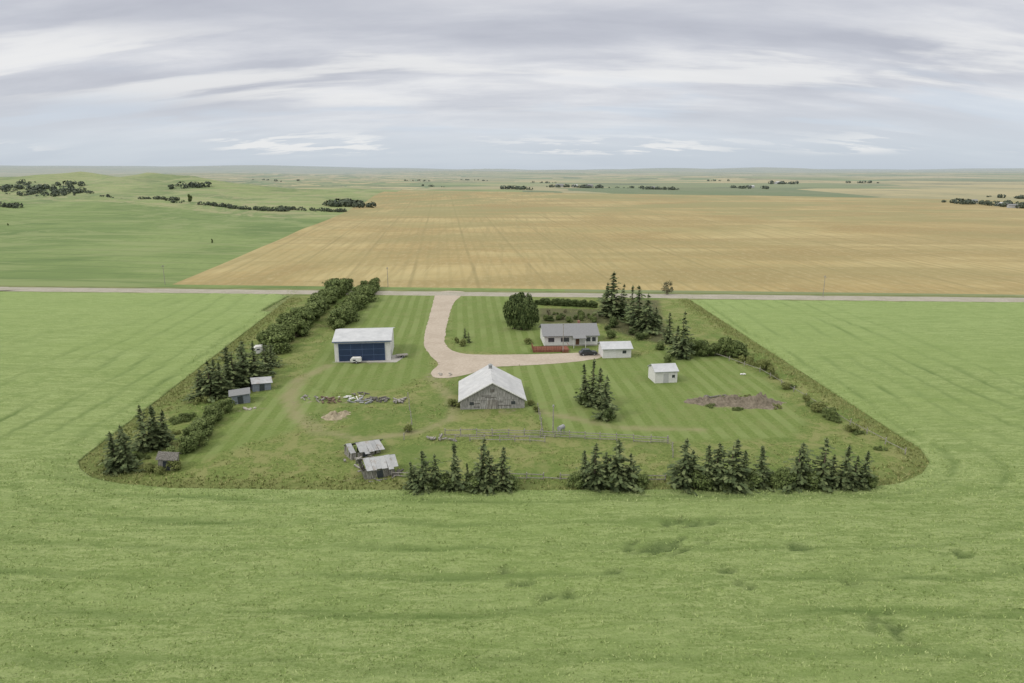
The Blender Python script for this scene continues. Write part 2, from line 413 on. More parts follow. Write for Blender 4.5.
bares=[(335,417,16,6,.6),(345,400,50,4,.55),(735,402,46,8,.7),(765,404,18,6,.7),(442,376,18,5,.6),(415,425,18,7,.35),(310,402,30,4,.45),(500,411,34,3,.5),(200,470,25,4,.35),(250,408,20,4,.5),(600,352,30,3,.4),(365,361,36,3.5,.65),(545,400,6,14,.35),(365,480,30,3,.45),(880,455,25,6,.35),(560,440,60,2.5,.4),(300,385,16,8,.35),(400,460,40,6,.3),(290,450,40,5,.3),(690,365,20,5,.3)]
BW=[]
for px,py,a,b,s in bares:
    c=G(px,py); BW.append((c,a*mpp(px,py),(G(px,py-b)-c).y,s))
lm=bm.verts.layers.float.new("mown"); lb=bm.verts.layers.float.new("bare"); lv=bm.verts.layers.float.new("verge"); lp=bm.verts.layers.float.new("plot"); lw=bm.verts.layers.float.new("wheel")
for v in bm.verts:
    x,y=v.co.x,v.co.y; m=0
    for P in lawns:
        d=pdist(x,y,P)*(1 if inpoly(x,y,P) else -1); m=max(m,sstep(-3.5,3.5,d+1))
    v[lm]=m; m=0
    for P in plots:
        d=pdist(x,y,P)*(1 if inpoly(x,y,P) else -1); m=max(m,sstep(-1,1.5,d))
    v[lp]=m; v[lw]=max(sstep(1.6,.3,pdist(x,y,P,False)) for P in wtr)*.75
    b=0
    for c,a,bb,s in BW:
        q=((x-c.x)/a)**2+((y-c.y)/bb)**2; b=max(b,s*sstep(2.2,.2,q))
    v[lb]=b; v[lv]=sstep(6,0,pdist(x,y,YE,False))
me=bpy.data.meshes.new("yard_lawn"); bm.to_mesh(me); bm.free()
yd=newobj("yard_lawn",me,(YARD,)); structure(yd)

def sheet(name,P,z,mat,sm=0,jit=0):
    for _ in range(sm):
        Q=[]
        for i in range(len(P)):
            a,b=P[i],P[(i+1)%len(P)]; Q+= [a*.75+b*.25,a*.25+b*.75]
        P=Q
    if jit:
        Q=[]
        for i in range(len(P)):
            a,b=P[i],P[(i+1)%len(P)]; n=max(1,int((b-a).length/1.0))
            for k in range(n):
                q=a.lerp(b,k/n); Q.append(q+Vector((noise.noise(q/2.2),noise.noise(q/2.2+Vector((9,9,9))),0))*jit)
        P=Q
    bm=bmesh.new(); f=bm.faces.new([bm.verts.new((p.x,p.y,z)) for p in P]); bm.normal_update()
    if f.normal.z<0: f.normal_flip()
    bmesh.ops.triangulate(bm,faces=[f]); me=bpy.data.meshes.new(name); bm.to_mesh(me); bm.free()
    o=newobj(name,me,(mat,)); structure(o); return o
v=[];f=[]
for k in range(241):
    p=roadL+rd*(-400+k*5); w=2.3
    for s,z in((-1.9,.0),(-1,.2),(1,.2),(1.9,0)): q=p+rn*(w*s+(.8*noise.noise(p/6+Vector((s,0,0))))); v.append((q.x,q.y,z))
    if k:
        for s in range(3): a=(k-1)*4+s; f.append((a+4,a+5,a+1,a))
rdo=mesh("road",v,f,(ROADM,)); structure(rdo)
bm=bmesh.new(); bm.from_mesh(rdo.data); bmesh.ops.recalc_face_normals(bm,faces=bm.faces[:])
if sum(q.normal.z for q in bm.faces)<0: bmesh.ops.reverse_faces(bm,faces=bm.faces[:])
bm.to_mesh(rdo.data); bm.free()
sheet("side_road",[G(-60,287),G(8,287.5),G(22,290.2),G(-20,292.2),G(-120,294)],.25,ROADM)
drv=sheet("driveway",[G(*p) for p in [(436,290.5),(433,302),(429,318),(424,335),(424,347),(431,357),(440,364),(432,371),(430,377),(445,379),(472,374),(486,367),(545,365),(603,359),(604,352),(565,353.5),(530,354.5),(472,355),(453,352),(444,344),(445,334),(448,320),(452,305),(459,297),(470,291.5)]],.06,GRAV,2,.3)
pad=sheet("shop_apron",[G(*p) for p in [(332,362.5),(396,362.5),(405,357),(405,353.5),(394,355)]],.05,CONC,0,.2)

# ------------------------------------------------------------------ vegetation
def quad(v,f,p,u,w):
    i=len(v); v+= [p-u-w,p+u-w,p+u+w,p-u+w]; f.append((i,i+1,i+2,i+3))
def trunk_mesh(name,H,r,seed,limbs=True,multi=1):
    rr=random.Random(seed); v=[];f=[]
    def tube(a,b,ra,rb,n=6):
        i=len(v); d=(b-a).normalized(); s=d.orthogonal().normalized(); t=d.cross(s)
        for c,q in((a,ra),(b,rb)):
            for k in range(n): an=2*math.pi*k/n; v.append(c+s*math.cos(an)*q+t*math.sin(an)*q)
        for k in range(n): f.append((i+k,i+(k+1)%n,i+n+(k+1)%n,i+n+k))
    for m in range(multi):
        base=Vector((rr.uniform(-.3,.3),rr.uniform(-.3,.3),-.1)) if multi>1 else Vector((0,0,-.1))
        lean=Vector((rr.uniform(-.15,.15),rr.uniform(-.15,.15),0))*H*(1 if multi>1 else .2)
        mid=base+Vector((0,0,H*.5))+lean*.5; top=base+Vector((0,0,H*.95))+lean
        tube(base,mid,r,r*.65); tube(mid,top,r*.65,r*.15)
        if limbs:
            for k in range(7):
                h=rr.uniform(.25,.85); a=rr.uniform(0,6.28); p=base.lerp(top,h); L=H*.3*(1.1-h)
                tube(p,p+Vector((math.cos(a)*L,math.sin(a)*L,L*.6)),r*.35,r*.08,4)
    me=bpy.data.meshes.new(name); me.from_pydata([tuple(a) for a in v],[],f); me.materials.append(BARK); return me
def spruce_mesh(seed,H=8.0,Rb=1.9,mat=SPR,taper=.82):
    rr=random.Random(seed); v=[];f=[]; n=24
    side=[rr.uniform(.5,1.35) for _ in range(8)]
    bend=Vector((rr.uniform(-.45,.45),rr.uniform(-.45,.45),0)); thin=rr.uniform(.15,.34)
    for k in range(n):
        t=k/(n-1); z=.2+(H-.35)*t**1.05
        r=Rb*((1-t)**taper)*(1+.25*math.sin(k*1.9+seed)+rr.uniform(-.2,.2))+.10
        if t<.12: r*=.85
        nb=int(5+6*(1-t)); a0=rr.uniform(0,6)
        for b in range(nb):
            if rr.random()<thin: continue
            a=a0+2*math.pi*b/nb+rr.uniform(-.35,.35); L=r*rr.uniform(.5,1.3)*side[int(a/6.2832*8+k*.25)%8]
            d=Vector((math.cos(a),math.sin(a),0)); s=Vector((-d.y,d.x,0)); st=max(2,int(L/.27)); zo=rr.uniform(-.15,.15)
            for q in range(st):
                u=(q+.6)/st; p=bend*t+d*L*u+Vector((0,0,zo+z-.32*L*u+.22*L*u*u+rr.uniform(-.1,.1)))+s*rr.uniform(-.25,.25)*L*.6*u
                sz=.09+.12*(1-.5*t)
                uu=(d+Vector((rr.uniform(-.4,.4),rr.uniform(-.4,.4),rr.uniform(-.7,.3)))).normalized()*sz*1.6
                ww=(s+Vector((0,0,rr.uniform(-.8,.8)))).normalized()*sz*.9
                quad(v,f,p,uu,ww)
    for k in range(4): quad(v,f,bend+Vector((0,0,H-.1+k*.1)),Vector((.05,0,.1)),Vector((0,.05,.1)))
    me=bpy.data.meshes.new("crown"); me.from_pydata([tuple(a) for a in v],[],f); me.materials.append(mat); return me
def bush_mesh(seed,H=5.0,W=5.2,mat=BSH,nl=3200,base=.15,sz=.17,boxy=False,flat=False):
    rr=random.Random(seed); v=[];f=[]; lobes=[]
    for k in range(17 if not flat else 11):
        a=rr.uniform(0,6.28); q=rr.random()**.5*(.72 if not flat else 1.0); h=rr.uniform(base+.05,.9) if not flat else rr.uniform(.05,.7)*(1.1-q*.6)
        e=math.sqrt(max(.05,1-((h-.4)/.66)**2))
        if boxy: e=max(e,.8)
        if flat: e=1
        lobes.append((Vector((math.cos(a)*q*W/2*e,math.sin(a)*q*W/2*e,h*H*.88)),rr.uniform(.08,.24 if not flat else .17)*W*(.75+.4*e)))
    for k in range(nl):
        c,r=rr.choice(lobes)
        d=Vector((rr.gauss(0,1),rr.gauss(0,1),rr.gauss(0,1)+.2)).normalized()
        p=c+Vector((d.x,d.y,d.z*.8))*r*rr.uniform(.6,1.3)
        if p.z<.05: p.z=rr.uniform(.02,.5)
        n=(d+Vector((rr.uniform(-.7,.7),rr.uniform(-.7,.7),rr.uniform(-.5,.9)))).normalized()
        u=n.orthogonal().normalized(); u=Matrix.Rotation(rr.uniform(0,6.28),3,n)@u; w=n.cross(u)
        s=sz*rr.uniform(.6,1.25); quad(v,f,p,u*s,w*s*.8)
    me=bpy.data.meshes.new("crown"); me.from_pydata([tuple(a) for a in v],[],f); me.materials.append(mat); return me
SPM=[(spruce_mesh(s,8,rb,SPR,tp),8.0) for s,rb,tp in((1,1.9,.8),(2,2.2,.6),(3,1.7,.9),(4,2.4,.75),(5,2.0,.55),(6,1.6,.7),(7,2.1,1.0),(8,1.9,.65),(9,2.3,.5),(10,2.0,.85))]
SPT=trunk_mesh("trunk",7.6,.16,3,False)
BM=[bush_mesh(20+s,5,5.2,BSH) for s in range(5)]
BD=[bush_mesh(40+s,5,4.8,BSD) for s in range(3)]
BX=[bush_mesh(50+s,5,5.0,BSD,3600,boxy=True) for s in range(2)]
BY=[bush_mesh(60+s,5,6.0,BSY,2200) for s in range(3)]
BFl=[bush_mesh(90+s,5,12,BSY if s%2==0 else BSH,2600,flat=True,sz=.24) for s in range(6)]
BB=[bush_mesh(80+s,5,5.0,BSB,700,sz=.14) for s in range(2)]
BTk=trunk_mesh("trunk",3.6,.11,9,True,3)
def plant(name,crown,trunk,p,sc,wide,label,cat,group):
    e=newobj(name,None); e.empty_display_size=.5; e.location=p; e.rotation_euler=(0,0,R.uniform(0,6.28)); e.scale=(sc*wide,sc*wide*R.uniform(.8,1.1),sc)
    t=newobj("trunk",trunk,(),e); c=newobj("crown",crown,(),e); tag(e,label,cat,group); return e
def spruce(px,py,hp,group="spruces planted around the farmyard",label="dark green spruce standing in the yard grass",wide=None):
    h=vh(px,py,hp); me,H=R.choice(SPM); p=G(px,py)
    if h<2.6: label="small young spruce standing in the yard grass"
    plant("spruce_tree",me,SPT,p,h/H,(wide or 1)*R.uniform(.85,1.15),label,"tree",group)
def bush(px,py,hp,kind=BM,label="rounded leafy green shrub",group="shrubs around the farmyard",wide=None,name="shrub"):
    h=vh(px,py,hp); plant(name,R.choice(kind),BTk,G(px,py),h/5.0,wide or R.uniform(.85,1.15),label,"shrub" if name=="shrub" else "tree",group)
for a in [(200,399,28),(211,398,36),(222,397,34),(234,390,42),(245,386,44),(256,381,38),(266,374,30),(243,374,32),(228,382,34),(272,366,22),(214,388,28)]:
    spruce(*a,wide=1.35,group="spruces in the west windbreak")
for a in [(116,471,38),(128,471,42),(123,461,34),(146,451,44),(156,448,42),(164,446,34)]: spruce(*a,wide=1.4,group="spruces in the west windbreak")
G1="spruces in a row along the crop edge"; LB="dark green spruce in a row beside the crop edge"
for a in [(414,489,26),(424,490,38),(436,490,34),(455,491,46),(468,490,26),(481,490,48),(491,491,38),(503,490,40),
          (585,487,34),(594,489,42),(605,487,34),(617,488,46),(631,488,32),
          (683,488,47),(692,486,34),(708,488,40),(716,487,42),(731,489,48),(742,488,36),(762,488,40),
          (797,488,42),(806,486,30),(821,488,46),(831,486,30),(842,489,42),(853,488,30),(862,488,36)]: spruce(*a,group=G1,label=LB,wide=1.28)
for a in [(447,490,16),(473,491,16),(512,489,14),(577,488,16),(610,489,16),(641,488,14),(700,489,20),(752,489,18),(774,488,16),(787,488,20),(812,489,18),(870,488,14),(430,491,10),(724,490,12)]:
    bush(*a,kind=BM,label="low leafy shrub between the row spruces",wide=1.0)
for a in [(585,403,38),(592,404,43),(599,407,38),(605,417,40)]: spruce(*a,wide=1.15,group="spruces clumped behind the barn lot")
for a in [(583,405,12),(609,421,14)]: bush(*a,kind=BD,label="low leafy shrub under the spruces")
for a in [(606,316,32),(613,318,44),(621,317,32),(631,323,36),(638,329,42),(646,333,38),(655,332,24),(668,343,30),(682,358,45),(675,354,28)]: spruce(*a,wide=1.25,group="spruces sheltering the house")
bush(667,295,15,BB,"thin tree with sparse brownish green leaves","trees sheltering the house",wide=.85,name="sparse_tree")
def row(a,b,n,hp0,hp1,kind,label,group,j=1.2,wide=None):
    A,B=G(*a),G(*b)
    for k in range(n):
        t=k/(n-1); p=A.lerp(B,t)+Vector((R.uniform(-j,j),R.uniform(-j,j),0)); h=(hp0+(hp1-hp0)*t)*R.uniform(.68,1.2)
        plant("shrub",R.choice(kind),BTk,p,h/5.0,(wide or 1)*R.uniform(.85,1.25),label,"shrub",group)
row((347,288),(272,354),28,5.0,5.2,BM,"dense green shelterbelt shrub in a long row","shelterbelt shrubs in the outer row",1.3,1.1)
row((337,289),(268,345),18,4.4,4.4,BM+BD[:1],"dense green shelterbelt shrub in a long row","shelterbelt shrubs in the outer row",1.5,1.15)
row((376,288),(338,330),20,4.8,4.8,BM,"dense green shelterbelt shrub in the inner row","shelterbelt shrubs in the inner row",1.0,1.1)
row((367,290),(336,326),12,4.2,4.2,BM+BD[:1],"dense green shelterbelt shrub in the inner row","shelterbelt shrubs in the inner row",1.0,1.1)
row((224,412),(178,460),11,3.2,2.6,BM,"leafy green shrub beside the windbreak spruces","shelterbelt shrubs in the lower row",1.4,1.1)
row((200,405),(140,462),5,1.5,1.5,BFl,"low brush beside the windbreak spruces","low brush in the west windbreak",2.0,1.1)
row((320,300),(225,392),8,1.3,1.5,BFl,"low brush beside the shelterbelt shrubs","low brush in the west windbreak",1.5,1.1)
row((537,304.5),(594,307.5),22,2.3,2.3,BX,"dark clipped hedge shrub behind the house","hedge behind the house",.25,1.0)
for a in [(514,329,30),(521,330,33),(528,329,31),(533,325,24),(517,318,26),(526,317,26),(513,308,14),(521,306,14),(510,322,24)]: bush(*a,kind=BX,label="dark leafy tree beside the house lawn",group="leafy trees beside the house",wide=.52,name="leafy_tree")
for k in range(26):
    px=R.uniform(545,600); py=R.uniform(313,323)
    bush(px,py,R.uniform(3,7),kind=R.choice([BB,BD,BM,BM]),label="garden shrub growing behind the house",group="garden shrubs behind the house",wide=1.0)
for k in range(12):
    bush(R.uniform(603,662),R.uniform(318,344),R.uniform(6,12),kind=R.choice([BD,BM]),label="leafy shrub beneath the shelter spruces",group="garden shrubs behind the house",wide=1.1)
for a in [(688,352,14),(697,355,16),(708,356,14),(716,355,13),(725,356,19),(735,357,17),(741,356,13),(660,350,9),(668,362,8),(703,350,12)]: bush(*a,kind=BM,label="leafy green shrub near the small sheds",wide=1.1)
EB="mixed brush along the east yard edge"
for px,py,h,w in [(760,366,7,.9),(773,378,6,.8),(790,388,5,1.0),(812,406,6,1.0),(834,420,7,1.0),(858,434,5,.9),(880,450,5,.9),(746,362,8,.9)]:
    bush(px,py,h,kind=BFl,label="irregular low brush growing along the yard edge",group=EB,wide=w)
for px,py,h in [(764,370,12),(770,374,9),(806,402,8),(818,412,11),(832,420,13),(826,417,9),(852,432,9),(785,389,7)]:
    bush(px,py,h,kind=[BY,BM,BY][int(px)%3],label="leafy shrub standing in the edge brush",group=EB,wide=R.uniform(.8,1.2))
for a in [(463,346,7),(457,343,6),(528,344,7),(452,406,8),(458,407,6),(531,405,6),(536,412,7),(408,432,8),(175,470,12),(160,474,9),(150,472,10)]: bush(*a,kind=BY,label="small yellow green shrub in the lawn")
for px,py in [(469,343),(465,338)]: spruce(px,py,11,label="small young spruce in the driveway loop lawn",wide=.9)

def tufts(name,n,test,mat,h0,h1,label):
    v=[];f=[];c=0;tries=0
    while c<n and tries<n*12:
        tries+=1; x=R.uniform(-100,120); y=R.uniform(85,240)
        if not inpoly(x,y,YP) or not test(x,y): continue
        c+=1
        for k in range(3):
            a=R.uniform(0,3.14); h=R.uniform(h0,h1); w=R.uniform(.06,.16); u=Vector((math.cos(a),math.sin(a),0))*w
            p=Vector((x+R.uniform(-.3,.3),y+R.uniform(-.3,.3),0)); l=Vector((R.uniform(-.3,.3),R.uniform(-.3,.3),h)); i=len(v)
            v+=[p-u,p+u,p+l]; f.append((i,i+1,i+2))
    o=mesh(name,v,f,(mat,)); o["kind"]="stuff"; tag(o,label,"grass")
DRV=[G(*p) for p in [(434,290),(423,335),(424,347),(440,364),(428,378),(445,380),(486,367),(603,359),(604,352),(453,352),(444,344),(449,320),(476,291)]]
def rough_ok(x,y):
    if any(inpoly(x,y,P) for P in lawns) or inpoly(x,y,DRV): return False
    if any(((x-c.x)/a)**2+((y-c.y)/b)**2<1 for c,a,b,s in BW): return False
    return noise.noise(Vector((x/8,y/8,1)))>.05
tufts("tall_grass",6000,rough_ok,GRS,.06,.28,"uncut grass tufts around the farmyard edges")
tufts("verge_grass",9000,lambda x,y: pdist(x,y,YE,False)<5.5*(.5+R.random()*.6),GRS,.12,.5,"tall weeds between yard and crop")

# ------------------------------------------------------------------ building tools
def box(name,lo,hi,mat,parent=None,rz=None,ry=0):
    return multibox(name,[(lo,hi) if rz is None else (lo,hi,rz,ry)],mat,parent)
def multibox(name,bs,mat,parent=None,jit=None):
    v=[];f=[]
    for b in bs:
        lo,hi=b[0],b[1]; i=len(v)
        x0,x1=sorted((lo[0],hi[0])); y0,y1=sorted((lo[1],hi[1])); z0,z1=sorted((lo[2],hi[2]))
        vs=[Vector(q) for q in[(x0,y0,z0),(x1,y0,z0),(x1,y1,z0),(x0,y1,z0),(x0,y0,z1),(x1,y0,z1),(x1,y1,z1),(x0,y1,z1)]]
        if len(b)>2:
            c=sum(vs,Vector())/8; M=Matrix.Rotation(b[2],3,'Z')@Matrix.Rotation(b[3] if len(b)>3 else 0,3,'Y'); vs=[c+M@(q-c) for q in vs]
        v+=vs; f+=[tuple(i+k for k in q) for q in[(3,2,1,0),(4,5,6,7),(0,1,5,4),(1,2,6,5),(2,3,7,6),(3,0,4,7)]]
    return mesh(name,v,f,(mat,),parent)
def cyl(name,p,r,L,axis,mat,parent=None,n=14,r2=None):
    v=[];f=[]; r2=r if r2 is None else r2
    ax={'X':Vector((1,0,0)),'Y':Vector((0,1,0)),'Z':Vector((0,0,1))}[axis]; s=ax.orthogonal().normalized(); t=ax.cross(s); p=Vector(p)
    for c,q in((p,r),(p+ax*L,r2)):
        for k in range(n): a=2*math.pi*k/n; v.append(c+s*math.cos(a)*q+t*math.sin(a)*q)
    for k in range(n): f.append((k,(k+1)%n,n+(k+1)%n,n+k))
    f.append(tuple(range(n-1,-1,-1))); f.append(tuple(range(n,2*n)))
    return mesh(name,v,f,(mat,),parent)
def prism(name,prof,y0,y1,mat,parent,axis='Y',smooth=False):
    n=len(prof); v=[]
    for y in(y0,y1):
        for a,z in prof: v.append((a,y,z) if axis=='Y' else (y,a,z))
    f=[(k,(k+1)%n,n+(k+1)%n,n+k) for k in range(n)]+[tuple(range(n-1,-1,-1)),tuple(range(n,2*n))]
    o=mesh(name,v,f,(mat,),parent)
    bm=bmesh.new(); bm.from_mesh(o.data); bmesh.ops.recalc_face_normals(bm,faces=bm.faces[:]); bm.to_mesh(o.data); bm.free(); return o
def window(par,x,z,w,h,y=0.0,trim=WTRIM):
    p=box("window",(x-w/2,y-.03,z),(x+w/2,y+.02,z+h),GLASS,par)
    multibox("frame",[((x-w/2-.1,y-.06,z-.1),(x+w/2+.1,y-.005,z)),((x-w/2-.1,y-.06,z+h),(x+w/2+.1,y-.005,z+h+.1)),((x-w/2-.1,y-.06,z),(x-w/2,y-.005,z+h)),((x+w/2,y-.06,z),(x+w/2+.1,y-.005,z+h))],trim,p)
    return p
def gable(name,px,py,W,L,wh,rise,ridge,wallm,roofm,label,cat,yaw=4,ov=.4,th=.14,loc=None):
    e=newobj(name,None); p=loc or G(px,py); e.location=p; e.rotation_euler=(0,0,math.radians(yaw))
    hw=W/2
    if ridge=='Y':
        prism("wall",[(-hw,-.05),(hw,-.05),(hw,wh),(0,wh+rise),(-hw,wh)],0,L,wallm,e,'Y')
        s=rise/hw; o=ov
        prism("roof",[(-hw-o,wh-s*o+.02),(0,wh+rise+.02),(hw+o,wh-s*o+.02),(hw+o,wh-s*o+th),(0,wh+rise+th+.03),(-hw-o,wh-s*o+th)],-ov,L+ov,roofm,e,'Y')
    else:
        prism("wall",[(0,-.05),(L,-.05),(L,wh),(L/2,wh+rise),(0,wh)],-hw,hw,wallm,e,'X')
        s=rise/(L/2); o=ov
        prism("roof",[(-o,wh-s*o+.02),(L/2,wh+rise+.02),(L+o,wh-s*o+.02),(L+o,wh-s*o+th),(L/2,wh+rise+th+.03),(-o,wh-s*o+th)],-hw-ov,hw+ov,roofm,e,'X')
    tag(e,label,cat); return e

# --- machine shop
sh=gable("machine_shop",363,361,13.2,13,5.0,1.3,'X',WHITE,ROOFW,"white metal shop with a wide navy blue door and pale roof","building",yaw=6)
d=box("door",(-5.5,-.09,.05),(5.2,.0,4.3),NAVY,sh)
multibox("frame",[((-5.62,-.14,.05),(-5.5,-.02,4.4)),((5.2,-.14,.05),(5.32,-.02,4.4)),((-5.5,-.14,4.3),(5.2,-.02,4.4))]+[((-5.5,-.12,z),(5.2,-.095,z+.1)) for z in(1.45,2.9)]+[((x,-.13,.05),(x+.09,-.125,4.25)) for x in(-2.8,-.1,2.6)],BLUE,d)
box("side_door",(6.6,1.2,.05),(6.66,2.2,2.15),STEEL,sh)
box("eave_trim",(-7.0,-.47,4.74),(7.0,-.41,4.92),BLUE,sh)
# --- house
ho=gable("farmhouse",571,346,14.0,9.5,2.9,1.9,'X',WHITE,SHING,"white bungalow with grey shingle roof and front deck","house",yaw=4,ov=.5)
for x,w in((-5.2,1.6),(-1.6,2.2),(4.4,1.4),(6.0,1.0)): window(ho,x,1.15,w,1.15)
d=box("door",(1.2,-.05,.3),(2.15,.0,2.35),simple("brown_door",(.10,.05,.035),(.15,.08,.05)),ho); box("handle",(2.0,-.1,1.25),(2.05,-.055,1.4),STEEL,d)
prism("porch_roof",[(-2.6,2.55),(-.55,2.95),(-.55,3.07),(-2.6,2.67)],.2,3.6,SHING,ho,'X')
for x in(.3,3.35): box("porch_post",(x,-2.4,0),(x+.12,-2.28,2.56),WTRIM,ho)
box("chimney",(2.6,5.6,4.3),(3.2,6.2,5.5),simple("chimney_brick",(.20,.10,.07),(.30,.16,.12)),ho)
box("foundation",(-6.98,-.06,0),(6.98,-.003,.35),CONC,ho)
dk=newobj("wooden_deck",None); dk.location=G(551,352); dk.rotation_euler=(0,0,math.radians(4)); tag(dk,"red brown wooden deck with railing beside the house","deck")
box("platform",(-4.6,-.2,.45),(4.6,3.6,.6),DECK,dk)
box("skirt",(-4.6,-.26,.0),(2.6,-.21,.58),DECK,dk)
multibox("railing",[((-4.6,-.2,1.5),(2.6,-.12,1.6)),((-4.6,-.2,1.0),(2.6,-.13,1.08)),((-4.6,-.12,1.5),(-4.52,3.6,1.6)),((4.5,-.12,1.5),(4.58,3.4,1.6))]+[((-4.6+i*.42,-.19,.6),(-4.42+i*.42,-.14,1.5)) for i in range(18)]+[((-4.6,.2+i*.5,.6),(-4.54,.35+i*.5,1.5)) for i in range(7)],DECK,dk)
multibox("stair",[((2.7,-.55-.3*k,.4-.15*k-.04),(4.4,-.25-.3*k,.4-.15*k)) for k in range(3)],DECK,dk)
# --- garage
ga=gable("garage",617,358,7.0,5.2,2.4,1.0,'X',WHITE,ROOFW,"small white garage with pale roof beside the driveway","garage",yaw=5)
d=box("door",(-3.0,-.06,.05),(-.2,0,2.1),WTRIM,ga); multibox("frame",[((-3.0,-.075,z),(-.2,-.062,z+.04)) for z in(.55,1.05,1.55)],STEEL,d); window(ga,1.8,1.1,1.0,.8)
# --- white shed
s3=gable("storage_shed",666,383,5.0,4.4,2.6,1.0,'X',WHITE,ROOFW,"white storage shed with pale metal roof on the lawn","shed",yaw=8,ov=.25)
box("door",(-.6,-.06,.05),(.5,0,2.05),simple("grey_door",(.35,.36,.37),(.45,.45,.46)),s3); window(s3,1.6,1.1,.7,.7)
# --- old barn
bn=gable("old_barn",492.5,409,12.4,12.0,1.9,3.4,'Y',BARNW,ROOFB,"weathered grey wooden barn with pale metal roof","barn",yaw=4,ov=.35)
box("door",(-1.0,-.06,.02),(1.0,0,1.9),WOOD,bn); box("board_trim",(-6.2,-.05,1.85),(6.2,-.0,1.97),BARNW,bn)
box("window",(-4.4,-.05,.9),(-3.6,.0,1.5),GLASS,bn); box("window",(3.6,-.05,.9),(4.4,.0,1.5),GLASS,bn); box("loft_opening",(-.4,-.06,3.4),(.4,0,4.0),WOODD,bn)
prism("rake_trim",[(-6.6,1.62),(0,5.26),(6.6,1.62),(6.6,1.84),(0,5.48),(-6.6,1.84)],-.42,-.36,WTRIM,bn,'Y')
for z in (.4,.62,1.1,1.35,2.3,2.6):
    a=R.uniform(-5.2,2)
    if z>2: a=R.uniform(-3,0)
    box("patch_board",(a,-.03,z),(a+R.uniform(1,2.6),-.004,z+.14),WOODD,bn)
vt=cyl("ventilator",(0,9.5,5.2),.35,.9,'Z',STEEL,bn); cyl("cap",(0,9.5,6.1),.55,.3,'Z',STEEL,vt,14,.05)
# --- collapsing sheds
def ruined(px,py,W,L,h,rise,yaw,lean,drop,label,seed,roll=0):
    rr=random.Random(seed); e=newobj("old_shed",None); e.location=G(px,py); e.rotation_euler=(0,math.radians(roll),math.radians(yaw)); tag(e,label,"shed")
    def H(x): return h-drop*(x/W+.5)
    v=[];f=[]
    def plank(x,y,dx,dy,hh,lx,ly):
        i=len(v); t=.04
        for z in(0,hh):
            ox,oy=lx*z/h,ly*z/h
            v.extend([Vector((x+ox,y+oy,z)),Vector((x+dx+ox,y+dy+oy,z)),Vector((x+dx+ox-(t if dy else 0),y+dy+oy+(t if dx else 0),z)),Vector((x+ox-(t if dy else 0),y+oy+(t if dx else 0),z))])
        f.extend([(i+3,i+2,i+1,i),(i+4,i+5,i+6,i+7),(i,i+1,i+5,i+4),(i+1,i+2,i+6,i+5),(i+2,i+3,i+7,i+6),(i+3,i,i+4,i+7)])
    x=-W/2
    while x<W/2-.1:
        w=rr.uniform(.16,.26)
        for y in(0,L):
            if rr.random()>.13: plank(x,y,w-.03,0,H(x)*rr.uniform(.8,1.02),lean,rr.uniform(-.1,.1))
        x+=w
    y=0
    while y<L-.1:
        for x in(-W/2,W/2):
            if rr.random()>.12: plank(x,y,0,.2,H(x)+rise*(1-abs(y-L/2)/(L/2))*.9,lean+rr.uniform(-.08,.08),0)
        y+=.23
    mesh("wall",v,f,(WOOD,),e)
    for side in(0,1):
        v=[];f=[]; x=-W/2-.3
        while x<W/2+.2:
            w=rr.uniform(.75,.95)
            if rr.random()>.08:
                i=len(v); dz=rr.uniform(-.05,.05); sk=rr.uniform(-.12,.12); lo=rr.uniform(-.3,.15)
                z1=H(x)+rise+dz; z0=H(x)-.12+dz+(-.3 if rr.random()<.15 else 0)
                ya,yb=(L/2,-.4-lo) if side==0 else (L/2,L+.4+lo)
                dd=-drop*w/W
                v+=[Vector((x+lean,ya,z1)),Vector((x+w+lean,ya,z1+dd)),Vector((x+w+sk+lean,yb,z0+dd)),Vector((x+sk+lean,yb,z0))]
                v+=[q+Vector((0,0,.04)) for q in v[-4:]]
                f+=[(i,i+1,i+2,i+3),(i+7,i+6,i+5,i+4),(i,i+4,i+5,i+1),(i+1,i+5,i+6,i+2),(i+2,i+6,i+7,i+3),(i+3,i+7,i+4,i)]
            x+=w-.03
        mesh("roof_slope",v,f,(ROOFR,),e)
    box("door_opening",(-.5,-.06,0),(.4,-.01,h*.62),GLASS,e)
    for k in range(4):
        a=rr.uniform(-W/2,W/2-1); box("loose_board",(a,-.9,.05),(a+rr.uniform(1.2,2),-.78,.16),WOOD,e,rr.uniform(-1.2,1.2),rr.uniform(-.4,.4))
ruined(381,478,4.6,3.2,2.0,1.1,22,-.3,.5,"leaning weathered shed with loose rusty sheet roof",3,-6)
ruined(366,457,5.0,3.0,1.5,1.0,34,.3,.9,"collapsed weathered shed with sagging sheet roof",5,-5)
def oldshed(px,py,W,L,h,rise,yaw,tilt,wm,rm,label,ridge='X'):
    o=gable("old_shed",px,py,W,L,h,rise,ridge,wm,rm,label,"shed",yaw=yaw,ov=.3,th=.08)
    o.rotation_euler=(math.radians(tilt[0]),math.radians(tilt[1]),math.radians(yaw))
    box("door",(-.5,-.05,.1),(.5,.0,h*.8),GLASS,o)
    return o
def heap(name,px,py,n,sx,sy,mats,label,cat,big=1):
    c=G(px,py); bs=[]
    for k in range(n):
        x,y=R.uniform(-sx,sx),R.uniform(-sy,sy); l,w,h=R.uniform(.5,1.8)*big,R.uniform(.12,.5)*big,R.uniform(.08,.35)*big
        z=R.uniform(0,.35); bs.append(((x,y,z),(x+l,y+w,z+h),R.uniform(-1.5,1.5),R.uniform(-.4,.4)))
    o=multibox(name,bs,mats); o.location=c; tag(o,label,cat); return o
heap("lumber_pile",351,461,12,1.2,1.0,WOOD,"heap of grey broken boards beside collapsed shed","lumber",.8)
